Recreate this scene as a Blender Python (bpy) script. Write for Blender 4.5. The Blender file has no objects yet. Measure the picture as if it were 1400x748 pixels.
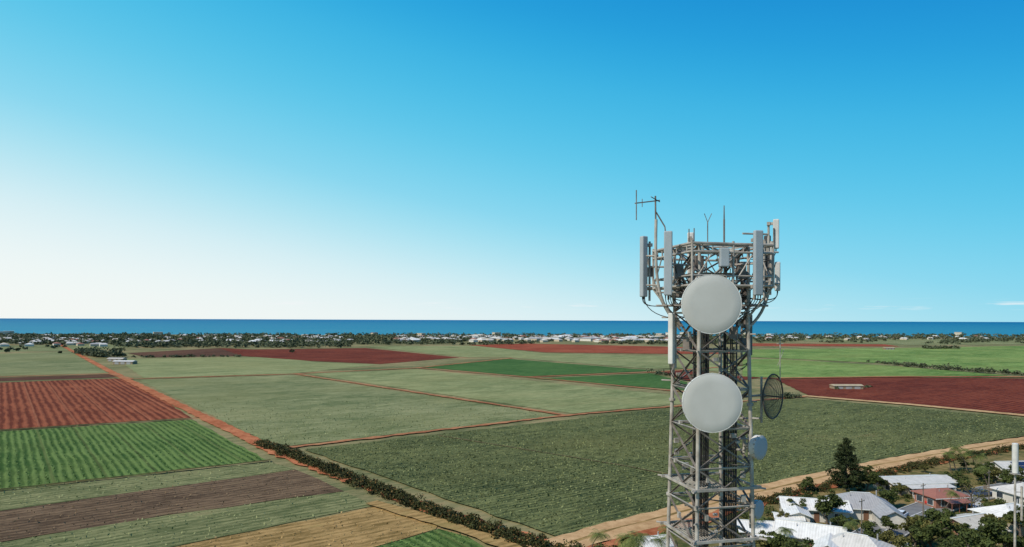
import bpy, math, random
import numpy as np
from mathutils import Vector, Matrix

random.seed(7)
RNG = np.random.default_rng(7)
scene = bpy.context.scene
H, F, CX, CY, ROLL = 40.0, 933.0, 700.0, 437.5, 0.0036   # image pixel geometry: eye height, focal, horizon

def G(x, y, z=0.0):
    """world point on the plane height z projected from image pixel coordinates x, y"""
    u, v = x-CX, y-CY
    u2, v2 = u+ROLL*v, v-ROLL*u
    d = (H-z)*F/v2
    return Vector((u2*d/F, d, z))
def P(x, y, Y):
    """world point on the vertical plane at distance Y"""
    u, v = x-CX, y-CY
    u2, v2 = u+ROLL*v, v-ROLL*u
    return Vector((u2*Y/F, Y, H-v2*Y/F))

def lin(c):
    c = c/255.0
    return c/12.92 if c <= 0.04045 else ((c+0.055)/1.055)**2.4
def S(r, g, b): return (lin(r), lin(g), lin(b), 1)
KT = (1.2, 1.42, 1.62)
def T(r, g, b): return (min(lin(r)/KT[0], .85), min(lin(g)/KT[1], .85), min(lin(b)/KT[2], .85), 1)

# ------------------------------------------------------------------ node helper
class N:
    def __init__(s, tree): s.t = tree; s.n = tree.nodes; s.l = tree.links
    def new(s, ty, **kw):
        nd = s.n.new(ty)
        for k, v in kw.items(): setattr(nd, k, v)
        return nd
    def put(s, sock, val):
        if isinstance(val, bpy.types.NodeSocket): s.l.new(val, sock)
        elif val is not None: sock.default_value = val
    def m(s, op, a, b=None, c=None, clamp=False):
        nd = s.new('ShaderNodeMath', operation=op); nd.use_clamp = clamp
        s.put(nd.inputs[0], a); s.put(nd.inputs[1], b)
        if c is not None: s.put(nd.inputs[2], c)
        return nd.outputs[0]
    def dot(s, a, vec):
        nd = s.new('ShaderNodeVectorMath', operation='DOT_PRODUCT')
        s.put(nd.inputs[0], a); nd.inputs[1].default_value = vec
        return nd.outputs['Value']
    def comb(s, x, y, z=0.0):
        nd = s.new('ShaderNodeCombineXYZ')
        s.put(nd.inputs[0], x); s.put(nd.inputs[1], y); s.put(nd.inputs[2], z)
        return nd.outputs[0]
    def noise(s, vec, scale, detail=4, rough=.55):
        nd = s.new('ShaderNodeTexNoise'); s.put(nd.inputs['Vector'], vec)
        nd.inputs['Scale'].default_value = scale; nd.inputs['Detail'].default_value = detail
        nd.inputs['Roughness'].default_value = rough
        return nd.outputs[0]
    def mix(s, f, a, b, mode='MIX'):
        nd = s.new('ShaderNodeMix', data_type='RGBA', blend_type=mode); nd.clamp_factor = True
        s.put(nd.inputs[0], f); s.put(nd.inputs[6], a); s.put(nd.inputs[7], b)
        return nd.outputs[2]
    def bump(s, h, strength, dist):
        nd = s.new('ShaderNodeBump'); nd.inputs['Strength'].default_value = strength
        nd.inputs['Distance'].default_value = dist; s.put(nd.inputs['Height'], h)
        return nd.outputs[0]

def base_mat(name, rough=.9, spec=.15, metal=0.0):
    mt = bpy.data.materials.new(name); mt.use_nodes = True
    k = N(mt.node_tree); b = k.n['Principled BSDF']
    b.inputs['Roughness'].default_value = rough
    b.inputs['Specular IOR Level'].default_value = spec
    b.inputs['Metallic'].default_value = metal
    return mt, k, b

def simple_mat(name, col, col2=None, scale=2.0, rough=.7, spec=.3, metal=0.0, bump=0.0):
    mt, k, b = base_mat(name, rough, spec, metal)
    tc = k.new('ShaderNodeTexCoord').outputs['Object']
    if col2 is None: col2 = tuple(c*.7 for c in col[:3])+(1,)
    n = k.noise(tc, scale, 5)
    f = k.m('MULTIPLY_ADD', n, 2.4, -.7, clamp=True)
    k.put(b.inputs['Base Color'], k.mix(f, col, col2))
    if bump: k.put(b.inputs['Normal'], k.bump(n, bump, .05))
    return mt

RD = Vector((-.60, .80, 0)).normalized()     # direction of the long tracks
CD = Vector((.80, .60, 0)).normalized()      # cross direction
def field_mat(name, ca, cb, d=RD, spacing=1.6, rc=.5, sc=1.2, bc=1.0, mc=.8, soil=None, thr=.6,
              tram=0, stretch=.22, fine=1.1, bump=.6, tramcol=None, s2=1.5, tint=None):
    mt, k, b = base_mat(name, .95, .05)
    pos = k.new('ShaderNodeNewGeometry').outputs['Position']
    n = (-d.y, d.x, 0)
    u = k.dot(pos, n); v = k.dot(pos, tuple(d))
    wob = k.m('MULTIPLY', k.m('SUBTRACT', k.noise(pos, .05, 1), .5), 1.6)
    uw = k.m('ADD', u, wob)
    rows = k.m('SINE', k.m('MULTIPLY', uw, 2*math.pi/spacing))
    sp = k.noise(k.comb(u, k.m('MULTIPLY', v, stretch)), fine, 6, .75)
    sp2 = k.noise(k.comb(u, k.m('MULTIPLY', v, .22)), .33, 7, .8)
    big = k.noise(pos, .013, 5, .6)
    mid = k.noise(k.comb(k.m('MULTIPLY', u, 1.0), k.m('MULTIPLY', v, .3)), .08, 5, .65)
    f = k.m('MULTIPLY_ADD', rows, rc*.5, .5)
    f = k.m('ADD', f, k.m('MULTIPLY', k.m('SUBTRACT', sp, .5), sc*2.6))
    f = k.m('ADD', f, k.m('MULTIPLY', k.m('SUBTRACT', sp2, .5), s2*2))
    f = k.m('ADD', f, k.m('MULTIPLY', k.m('SUBTRACT', big, .5), bc*2))
    f = k.m('ADD', f, k.m('MULTIPLY', k.m('SUBTRACT', mid, .5), mc*2), clamp=True)
    col = k.mix(f, ca, cb)
    if tint:
        t_ = k.m('MULTIPLY', k.m('SUBTRACT', k.noise(k.comb(k.m('MULTIPLY', u, 1.6), v), .009, 4, .6), .46), 5.0, clamp=True)
        col = k.mix(k.m('MULTIPLY', t_, .5), col, tint)
    if soil:
        g = k.m('ADD', k.m('MULTIPLY', big, .5), k.m('MULTIPLY', mid, .5))
        g = k.m('ADD', g, k.m('MULTIPLY', k.m('SUBTRACT', sp2, .5), .5))
        f2 = k.m('MULTIPLY', k.m('SUBTRACT', g, thr), 8.0, clamp=True)
        col = k.mix(k.m('MULTIPLY', f2, .75), col, soil)
    if tram:
        fr = k.m('FRACT', k.m('DIVIDE', k.m('ADD', u, k.m('MULTIPLY', wob, .2)), tram))
        ln = k.m('LESS_THAN', fr, .7/tram)
        col = k.mix(k.m('MULTIPLY', ln, .4), col, tramcol or soil or T(110, 90, 66))
    k.put(b.inputs['Base Color'], col)
    if bump: k.put(b.inputs['Normal'], k.bump(k.m('ADD', sp, k.m('MULTIPLY', rows, .12)), bump, .45))
    return mt

def dirt_mat(name, ca, cb, scale=.5):
    mt, k, b = base_mat(name, .95, .05)
    pos = k.new('ShaderNodeNewGeometry').outputs['Position']
    a = k.noise(pos, scale, 7, .75); c = k.noise(pos, .06, 4)
    f = k.m('ADD', k.m('MULTIPLY', k.m('SUBTRACT', a, .5), 2.8), k.m('MULTIPLY_ADD', k.m('SUBTRACT', c, .5), 1.8, .5), clamp=True)
    k.put(b.inputs['Base Color'], k.mix(f, ca, cb))
    k.put(b.inputs['Normal'], k.bump(a, .5, .15))
    return mt

def leaf_mat(name, dark, light, third=None):
    mt, k, b = base_mat(name, .75, .15)
    g = k.new('ShaderNodeNewGeometry')
    r = g.outputs['Random Per Island']
    n = k.noise(g.outputs['Position'], .35, 3)
    f = k.m('ADD', k.m('MULTIPLY', r, .65), k.m('MULTIPLY', k.m('SUBTRACT', n, .35), 1.1), clamp=True)
    c = k.mix(f, dark, light)
    if third: c = k.mix(k.m('MULTIPLY', k.m('GREATER_THAN', r, .88), .8), c, third)
    k.put(b.inputs['Base Color'], c)
    return mt

# ------------------------------------------------------------------ mesh helpers
def link(o, parent=None):
    scene.collection.objects.link(o)
    if parent: o.parent = parent
    return o
def empty(name, loc=(0, 0, 0), rz=0):
    o = bpy.data.objects.new(name, None); o.location = loc; o.rotation_euler = (0, 0, rz)
    o.empty_display_size = .5
    return link(o)

class MB:
    def __init__(s): s.v = []; s.f = []; s.mi = []; s.cur = 0
    def add(s, vs, fs):
        o = len(s.v); s.v.extend([tuple(p) for p in vs])
        for f in fs: s.f.append(tuple(i+o for i in f)); s.mi.append(s.cur)
    def tube(s, p, q, r, n=6, r2=None, cap=True):
        p = Vector(p); q = Vector(q); r2 = r if r2 is None else r2
        d = (q-p)
        if d.length < 1e-5: return
        d.normalize()
        a = d.orthogonal().normalized() if abs(d.z) > .9 else d.cross(Vector((0, 0, 1))).normalized()
        b = d.cross(a)
        vs = []
        for c, rr in ((p, r), (q, r2)):
            for i in range(n):
                t = 2*math.pi*(i+.5)/n
                vs.append(c+a*math.cos(t)*rr+b*math.sin(t)*rr)
        fs = [(i, (i+1) % n, n+(i+1) % n, n+i) for i in range(n)]
        if cap: fs += [tuple(range(n-1, -1, -1)), tuple(range(n, 2*n))]
        s.add(vs, fs)
    def path(s, pts, r, n=6):
        for a, b in zip(pts[:-1], pts[1:]): s.tube(a, b, r, n)
    def curve(s, p0, p1, p2, p3, r, n=6, k=8):
        p0, p1, p2, p3 = map(Vector, (p0, p1, p2, p3)); pts = []
        for i in range(k+1):
            t = i/k; m = 1-t
            pts.append(p0*m**3+p1*3*m*m*t+p2*3*m*t*t+p3*t**3)
        s.path(pts, r, n)
    def box(s, c, sz, R=None):
        c = Vector(c); vs = []
        for z in (-.5, .5):
            for x, y in ((-.5, -.5), (.5, -.5), (.5, .5), (-.5, .5)):
                w = Vector((x*sz[0], y*sz[1], z*sz[2]))
                if R is not None: w = R @ w
                vs.append(c+w)
        s.add(vs, [(3, 2, 1, 0), (4, 5, 6, 7), (0, 1, 5, 4), (1, 2, 6, 5), (2, 3, 7, 6), (3, 0, 4, 7)])
    def angle(s, p, q, w, n=None):
        """steel angle section between p and q"""
        p = Vector(p); q = Vector(q); d = (q-p).normalized()
        a = d.cross(Vector((0, 0, 1)))
        a = a.normalized() if a.length > .05 else Vector((1, 0, 0))
        b = d.cross(a).normalized(); t = w*.16
        prof = [(0, 0), (w, 0), (w, t), (t, t), (t, w), (0, w)]
        vs = [c+a*(x-w/3)+b*(y-w/3) for c in (p, q) for x, y in prof]
        fs = [(i, (i+1) % 6, 6+(i+1) % 6, 6+i) for i in range(6)]
        s.add(vs, fs+[(5, 4, 3, 2, 1, 0), (6, 7, 8, 9, 10, 11)])
    def revolve(s, prof, c, axis, n=56):
        c = Vector(c); ax = Vector(axis).normalized()
        a = ax.cross(Vector((0, 0, 1))).normalized(); b = ax.cross(a)
        vs = []
        for r, h in prof:
            for i in range(n):
                t = 2*math.pi*i/n
                vs.append(c+ax*h+(a*math.cos(t)+b*math.sin(t))*max(r, 1e-4))
        fs = []
        for j in range(len(prof)-1):
            for i in range(n):
                fs.append((j*n+i, j*n+(i+1) % n, (j+1)*n+(i+1) % n, (j+1)*n+i))
        s.add(vs, fs)
    def quads(s, V):
        V = np.asarray(V).reshape(-1, 3); o = len(s.v)
        s.v.extend(map(tuple, V.tolist()))
        idx = (np.arange(len(V)).reshape(-1, 4)+o).tolist()
        s.f.extend(map(tuple, idx)); s.mi.extend([s.cur]*len(idx))
    def mesh(s, name, mats, smooth=False):
        me = bpy.data.meshes.new(name); me.from_pydata(s.v, [], s.f)
        for m in mats: me.materials.append(m)
        me.polygons.foreach_set('material_index', s.mi)
        if smooth: me.polygons.foreach_set('use_smooth', [True]*len(s.f))
        me.update(); return me
    def obj(s, name, mats, parent=None, smooth=False, bevel=0):
        o = bpy.data.objects.new(name, s.mesh(name, mats, smooth))
        if bevel:
            b = o.modifiers.new('bevel', 'BEVEL'); b.width = bevel; b.segments = 2; b.limit_method = 'ANGLE'
        return link(o, parent)

def leaf_quads(C, size, aspect=.55, up=0.0):
    """C (n,3) centres -> diamond leaves with random orientation"""
    C = np.asarray(C); n = len(C)
    size = np.broadcast_to(size, (n,))[:, None]
    a = RNG.normal(size=(n, 3)); a /= np.linalg.norm(a, axis=1)[:, None]
    nn = RNG.normal(size=(n, 3)); nn[:, 2] += up
    b = np.cross(nn, a); b /= np.linalg.norm(b, axis=1)[:, None]+1e-9
    a = np.cross(b, nn); a /= np.linalg.norm(a, axis=1)[:, None]+1e-9
    return np.stack([C-a*size, C-b*size*aspect, C+a*size, C+b*size*aspect], axis=1)

# ------------------------------------------------------------------ WORLD
SUN_EL = math.radians(46)
sun_h = Vector((-.82, -.57)).normalized()
to_sun = Vector((sun_h.x*math.cos(SUN_EL), sun_h.y*math.cos(SUN_EL), math.sin(SUN_EL)))
w = bpy.data.worlds.new("World"); scene.world = w; w.use_nodes = True
k = N(w.node_tree); bg = k.n['Background']; bg.inputs['Strength'].default_value = .1
sky = k.new('ShaderNodeTexSky', sky_type='NISHITA'); sky.sun_disc = False
sky.sun_elevation = SUN_EL; sky.sun_rotation = math.atan2(sun_h.x, sun_h.y) % (2*math.pi)
sky.altitude = 60; sky.air_density = 1.1; sky.dust_density = 1.2; sky.ozone_density = 2.0
d = k.new('ShaderNodeTexCoord').outputs['Generated']
nv = k.new('ShaderNodeVectorMath', operation='NORMALIZE'); k.put(nv.inputs[0], d); d = nv.outputs[0]
sx = k.new('ShaderNodeSeparateXYZ'); k.put(sx.inputs[0], d)
z = k.m('MAXIMUM', sx.outputs[2], 0.0)
s_ = k.m('ADD', z, k.m('MULTIPLY', sx.outputs[0], .19))
ramp = k.new('ShaderNodeValToRGB'); ramp.color_ramp.interpolation = 'B_SPLINE'
stops = [(-.12, (250, 252, 248)), (-.04, (242, 250, 249)), (.03, (216, 241, 247)), (.09, (176, 230, 244)), (.15, (136, 217, 242)),
         (.24, (92, 202, 237)), (.34, (56, 182, 230)), (.42, (28, 160, 222)), (.52, (6, 132, 209)), (.95, (12, 90, 174))]
el = ramp.color_ramp.elements
for i, (p, c) in enumerate(stops):
    e = el[i] if i < 2 else el.new((p+.15)/1.15)
    e.position = (p+.15)/1.15; e.color = S(*c)
k.put(ramp.inputs[0], k.m('DIVIDE', k.m('ADD', s_, .15), 1.15))
sc = k.new('ShaderNodeVectorMath', operation='SCALE'); k.put(sc.inputs[0], ramp.outputs[0]); sc.inputs['Scale'].default_value = 10
col = k.mix(.05, sc.outputs[0], sky.outputs[0])
# small clouds low over the sea
cn = k.noise(k.comb(k.m('MULTIPLY', sx.outputs[0], 14), k.m('MULTIPLY', z, 150)), 1.0, 6, .6)
band = k.m('SUBTRACT', 1.0, k.m('DIVIDE', k.m('ABSOLUTE', k.m('SUBTRACT', z, .021)), .009), clamp=True)
cf = k.m('MULTIPLY', k.m('MULTIPLY', k.m('SUBTRACT', cn, .55), 7.0, clamp=True), band)
col = k.mix(k.m('MULTIPLY', cf, .6), col, (9, 9.2, 9.4, 1))
k.put(bg.inputs['Color'], col)

sun = bpy.data.lights.new('sun', 'SUN'); sun.energy = 4.7; sun.angle = math.radians(.5); sun.color = (1, .93, .82)
so = bpy.data.objects.new('sun', sun); link(so); so.location = (-60, -40, 90)
so.rotation_euler = (-to_sun).to_track_quat('-Z', 'Y').to_euler()

cam = bpy.data.cameras.new('camera'); co = bpy.data.objects.new('camera', cam); link(co)
cam.sensor_width = 36; cam.lens = F*36/1400; cam.shift_y = (CY-374)/1400
cam.clip_start = .1; cam.clip_end = 250000
co.location = (0, 0, H); co.rotation_euler = (math.radians(90), -ROLL, 0)
scene.camera = co
scene.view_settings.view_transform = 'Standard'; scene.view_settings.look = 'None'; scene.view_settings.exposure = 0

# ------------------------------------------------------------------ GROUND, SEA
mt_ground = field_mat('dry_grassland', T(96, 110, 76), T(152, 150, 114), CD, 2.2, .1, .7, 1.6, 1.0, soil=T(150, 114, 88), thr=.56, bump=.3)
g = MB()
xs = [-120000, -3000, 0, 3000, 120000]; ys = [(-4000, 0), (0, 0), (900, 0), (1730, 0), (1880, -12), (110000, -12)]
for y_, z_ in ys:
    for x_ in xs: g.v.append((x_, y_, z_))
for j in range(len(ys)-1):
    for i in range(len(xs)-1):
        a = j*5+i; g.f.append((a, a+1, a+6, a+5)); g.mi.append(0)
g.obj('ground', [mt_ground])

mt, k, b = base_mat('sea_water', .55, .12)
pos = k.new('ShaderNodeNewGeometry').outputs['Position']
sp = k.new('ShaderNodeSeparateXYZ'); k.put(sp.inputs[0], pos)
dist = k.m('DIVIDE', k.m('SUBTRACT', sp.outputs[1], 1750), 14000.0, clamp=True)
nn = k.noise(k.comb(k.m('MULTIPLY', sp.outputs[0], .0006), k.m('MULTIPLY', sp.outputs[1], .0022)), 1.0, 6, .65)
c1 = k.mix(k.m('POWER', dist, .5), T(52, 150, 182), T(8, 112, 168))
c1 = k.mix(k.m('MULTIPLY', k.m('SUBTRACT', nn, .45), 2.0, clamp=True), c1, T(26, 128, 172))
k.put(b.inputs['Base Color'], c1)
k.put(b.inputs['Normal'], k.bump(k.noise(pos, .05, 5, .7), .4, 2.0))
g = MB(); vs = []; n = 60
for i in range(n+1):
    x_ = -4000+8000*i/n
    vs.append((x_, 1775+30*math.sin(x_*.004)+14*math.sin(x_*.017), -1))
vs = [(-150000, 1760, -1)]+vs+[(150000, 1760, -1), (150000, 110000, -1), (-150000, 110000, -1)]
g.add(vs, [tuple(range(len(vs)))])
g.obj('sea', [mt])

# ------------------------------------------------------------------ FIELDS
zc = [0.02]
def nextz(): zc[0] += .012; return zc[0]
def jag(pts, step=6, amp=.5):
    out = []
    for i in range(len(pts)):
        a, b_ = pts[i], pts[(i+1) % len(pts)]
        L = (b_-a).length; m = max(1, min(60, int(L/step)))
        nrm = Vector((-(b_-a).y, (b_-a).x, 0)).normalized()
        for j in range(m):
            o = random.uniform(-amp, amp) if j else 0
            out.append(a.lerp(b_, j/m)+nrm*o)
    return out
def field(name, px, mat):
    pts = [G(*p) for p in px]; z_ = nextz()
    g = MB(); vs = [(p.x, p.y, z_) for p in jag(pts)]
    g.add(vs, [tuple(range(len(vs)))])
    o = g.obj(name, [mat])
    if o.data.polygons[0].normal.z < 0: o.data.flip_normals()
    return pts
def ribbon(name, px, width, mat, jit=.25, off=0.0, z_=None, world=False, step=3.0):
    pts = [p.copy() if world else G(*p) for p in px]; z_ = nextz() if z_ is None else z_
    rs = []
    for a, b_ in zip(pts[:-1], pts[1:]):
        m = max(1, min(150, int((b_-a).length/step)))
        rs += [a.lerp(b_, j/m) for j in range(m)]
    rs.append(pts[-1]); L = []; R = []
    for i, p in enumerate(rs):
        t = (rs[min(i+1, len(rs)-1)]-rs[max(i-1, 0)]); t.z = 0; t.normalize()
        nr = Vector((-t.y, t.x, 0))
        L.append(p+nr*(off+width/2+random.uniform(-jit, jit))); R.append(p+nr*(off-width/2+random.uniform(-jit, jit)))
    vs = [(p.x, p.y, z_) for p in L+R]; m = len(rs)
    g = MB(); g.add(vs, [(m+i, m+i+1, i+1, i) for i in range(m-1)])
    return g.obj(name, [mat])

m_greyA = field_mat('crop_pale', T(92, 112, 76), T(148, 160, 122), CD, 1.6, .3, .9, .9, .8, soil=T(150, 142, 110), thr=.6, tram=0, tint=T(128, 138, 96))
m_greyB = field_mat('crop_pale_rows', T(102, 124, 84), T(156, 170, 126), CD, 1.6, .3, .9, .7, .9, tram=24, tint=T(140, 150, 106))
m_main = field_mat('sugarcane_field', T(62, 78, 52), T(116, 130, 88), CD, 1.6, .45, 1.2, .7, .7, soil=T(118, 114, 84), thr=.6, tram=21, tramcol=T(76, 84, 56), tint=T(104, 112, 72))
m_green = field_mat('young_crop', T(58, 92, 46), T(106, 138, 80), RD, 1.9, 1.0, .9, .7, .8, tram=11, tramcol=T(84, 92, 58), tint=T(98, 120, 68))
m_green2 = field_mat('lush_crop', T(48, 90, 46), T(86, 126, 72), CD, 1.6, .2, .8, .5, .5)
m_bright = field_mat('bright_crop', T(82, 122, 62), T(136, 170, 102), CD, 1.8, .2, .9, 1.2, .9, tram=30, tint=T(130, 150, 90))
m_strip = field_mat('thin_crop', T(86, 102, 68), T(140, 150, 110), CD, 2, .4, 1.3, .8, .8, soil=T(130, 118, 92), thr=.56)
m_plough = field_mat('ploughed_red', T(102, 56, 42), T(150, 94, 70), RD, 2.9, 1.1, .9, .9, .9, tram=12, tramcol=T(178, 126, 98), soil=T(164, 112, 86), thr=.6, bump=.8, stretch=.08)
m_maroon = field_mat('ploughed_maroon', T(86, 42, 34), T(126, 70, 54), CD, 3, .6, 1.0, .9, .9, tram=30, tramcol=T(146, 94, 72), soil=T(138, 86, 66), thr=.62)
m_redf = field_mat('ploughed_bright', T(124, 60, 46), T(164, 98, 74), CD, 3, .5, .8, 1.0, 1.0, tram=28)
m_brown = field_mat('fallow_brown', T(78, 68, 56), T(126, 112, 92), CD, 2, .5, 1.4, .8, .9, soil=T(100, 112, 76), thr=.58)
m_dkbrown = field_mat('fallow_dark', T(74, 54, 46), T(108, 84, 68), CD, 2.4, .3, .8, .8, .8)
m_tan = field_mat('dry_stubble', T(120, 106, 66), T(180, 158, 110), CD, 2, .4, 1.4, 1.0, 1.0, soil=T(112, 120, 70), thr=.55)
m_redroad = dirt_mat('red_dirt', T(144, 84, 56), T(196, 138, 102))
m_orange = dirt_mat('orange_dirt', T(144, 98, 70), T(182, 140, 106))
m_pale = dirt_mat('pale_dirt', T(172, 146, 108), T(212, 188, 148))
m_dark = dirt_mat('dark_verge', T(60, 66, 42), T(96, 94, 60))

field('crop_field', [(-300, 478), (0, 473), (182, 470), (190, 475), (100, 479), (-300, 489)], m_greyA)
PA = field('crop_field', [(-300, 492), (98, 481), (150, 510), (-300, 522)], m_greyA)
field('ploughed_field', [(-300, 526), (150, 512), (160, 516), (-300, 532)], m_dkbrown)
PB = field('ploughed_field', [(-300, 534), (158, 517.5), (182, 520), (262, 572), (-300, 607)], m_plough)
PC = field('crop_field', [(-300, 609), (262, 574), (366, 630), (-300, 703)], m_green)
PD = field('crop_field', [(-300, 706), (370, 632), (404, 642), (250, 664), (0, 699), (-300, 747)], m_strip)
PE = field('fallow_field', [(-300, 748), (0, 699.5), (250, 664.5), (404, 642.5), (470, 672), (230, 704), (0, 742), (-200, 775)], m_brown)
PF = field('crop_field', [(-200, 776), (0, 743), (230, 705), (470, 673), (512, 692), (300, 735), (150, 765), (-100, 800)], m_strip)
PG = field('stubble_field', [(150, 767), (300, 736), (512, 693), (600, 716), (596, 724), (500, 752), (400, 785), (150, 830)], m_tan)
PH = field('crop_field', [(500, 753), (600, 724), (640, 735), (672, 755), (600, 820), (400, 820)], m_green)
field('crop_field', [(160, 491), (370, 488), (430, 495), (520, 499), (400, 511), (196, 517)], m_greyB)
P1 = field('crop_field', [(190, 520), (398, 513), (765, 569), (398, 610), (362, 604)], m_greyA)
P2 = field('crop_field', [(415, 511), (570, 505), (925, 541), (1040, 549), (925, 553), (783, 566)], m_greyB)
field('ploughed_field', [(175, 483), (300, 476), (372, 480), (330, 487), (200, 489)], m_dkbrown)
field('ploughed_field', [(300, 476), (345, 478), (500, 476), (628, 489), (520, 498), (430, 494), (330, 487)], m_maroon)
field('crop_field', [(575, 502), (690, 490.5), (895, 507), (722, 515)], m_green2)
field('crop_field', [(730, 518), (890, 511), (960, 528), (940, 534)], m_green2)
field('ploughed_field', [(895, 509), (925, 506), (1040, 517), (965, 527)], m_maroon)
field('crop_field', [(500, 474), (650, 473), (740, 483), (905, 487), (1015, 500), (1015, 512), (925, 503), (890, 505), (695, 489), (640, 489)], m_greyB)
field('ploughed_field', [(640, 472), (720, 470), (905, 474), (1000, 477), (1000, 484), (905, 484), (745, 482)], m_redf)
field('ploughed_field', [(1015, 469.5), (1210, 471), (1230, 474), (1020, 473.5)], m_redf)
field('crop_field', [(1015, 478), (1230, 476), (1400, 473), (1700, 474), (1700, 512), (1400, 511), (1230, 498), (1060, 490), (1015, 488)], m_bright)
field('crop_field', [(1015, 492), (1060, 491), (1225, 501), (1380, 514), (1060, 517), (1015, 515)], m_bright)
field('crop_field', [(1080, 462), (1300, 464), (1700, 463), (1700, 470), (1240, 472), (1100, 467)], m_greyA)
field('ploughed_field', [(1060, 519), (1230, 516.5), (1400, 518), (1700, 522), (1700, 596), (1400, 567), (1105, 541)], m_maroon)
P3 = field('sugarcane_field', [(416, 616), (925, 558), (1098, 545), (1480, 581), (1480, 584), (1400, 597), (1200, 630), (1110, 651),
                               (1020, 671), (925, 697), (850, 716), (768, 738)], m_main)
m_vill = dirt_mat('village_grass', T(70, 86, 48), T(156, 142, 102), .35)
field('village_ground', [(760, 765), (850, 738), (925, 716), (1020, 692), (1110, 668), (1200, 648), (1300, 628), (1400, 612), (1700, 580),
                         (1900, 1500), (760, 1500)], m_vill)

ribbon('dirt_road', [(60, 460), (82, 471), (100, 481), (150, 508), (260, 562), (345, 602), (374, 618)], 5.0, m_redroad, .5)
ribbon('dirt_track', [(374, 618), (500, 664), (620, 706), (768, 749), (860, 785)], 3.6, m_redroad, .9, off=-.8)
ribbon('dirt_track', [(395, 613), (780, 568), (925, 556), (1100, 543)], 2.8, m_orange, .8)
ribbon('dirt_track', [(405, 512), (780, 569.5)], 2.8, m_orange, .6)
ribbon('dirt_track', [(185, 518.5), (400, 512), (570, 503.5), (700, 490)], 4, m_orange, .9)
ribbon('dirt_track', [(722, 516), (900, 509), (1015, 500)], 5, m_orange, .9)
ribbon('dirt_track', [(570, 503.5), (730, 517), (940, 537)], 3, m_orange, .6)
ribbon('dirt_track', [(-300, 525), (150, 511.5), (180, 519)], 4, m_orange, .5)
ribbon('dirt_track', [(1098, 542), (1250, 554.5), (1400, 569), (1700, 598)], 6, m_pale, .4)
ribbon('grass_verge', [(-300, 608), (262, 573)], 2.0, m_dark, .5)
ribbon('grass_verge', [(-300, 704.5), (0, 672), (370, 631)], 1.2, m_dark, .4)
ribbon('grass_verge', [(1040, 518), (1230, 515.5), (1400, 516), (1700, 520)], 6, m_orange, .5)
ribbon('dirt_track', [(508, 689), (600, 716), (690, 748), (740, 768)], 3.5, m_tan, .5)
ribbon('dirt_track', [(600, 597), (860, 640), (1000, 668)], .7, dirt_mat('wheel_track', T(98, 98, 72), T(118, 112, 84)), .2)
ROAD = [(740, 758), (850, 724), (925, 705), (1020, 679), (1110, 658), (1200, 638), (1300, 620), (1400, 604), (1600, 575)]
ribbon('red_bank', ROAD, 4, m_redroad, 1.0, off=-5.5)
ribbon('dirt_road', ROAD, 7.5, m_pale, .5)
ribbon('grass_verge', ROAD, .8, m_tan, .25, off=0)

# street with kerbs and centre line
m_asph = simple_mat('asphalt', (.2, .2, .195, 1), (.13, .13, .13, 1), .5, .9, .1)
m_conc = simple_mat('concrete', (.45, .44, .41, 1), (.34, .33, .3, 1), 1.2, .9, .1)
m_paint = simple_mat('road_paint', (.75, .75, .72, 1), (.55, .55, .52, 1), 3, .8, .1)
ST = [G(*p) for p in [(1120, 790), (1190, 742), (1240, 712), (1310, 684), (1420, 664), (1560, 648)]]
STZ = nextz()
for dr in ([(1212, 728), (1195, 712), (1184, 700)], [(1262, 703), (1262, 690), (1255, 676)], [(1320, 682), (1335, 694), (1350, 704)], [(1290, 690), (1292, 684)], [(1200, 738), (1225, 745), (1240, 752)]):
    ribbon('driveway', dr, 3.0, m_conc, .05)
STZ = nextz()
ribbon('asphalt_street', ST, 7, m_asph, .0, z_=STZ, world=True)
ribbon('road_markings', ST, .14, m_paint, 0, z_=STZ+.004, world=True)
def kerb(off):
    g = MB(); pr = None
    for i, p in enumerate(ST):
        t = (ST[min(i+1, len(ST)-1)]-ST[max(i-1, 0)]).normalized(); nr = Vector((-t.y, t.x, 0))
        q = p+nr*off; q.z = STZ-.02
        if pr is not None:
            mid = (pr+q)/2; dd = q-pr
            g.box(mid, (dd.length+.1, .25, .3), Matrix.Rotation(math.atan2(dd.y, dd.x), 3, 'Z'))
        pr = q
    g.obj('kerb', [m_conc])
kerb(3.64); kerb(-3.64)

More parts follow.
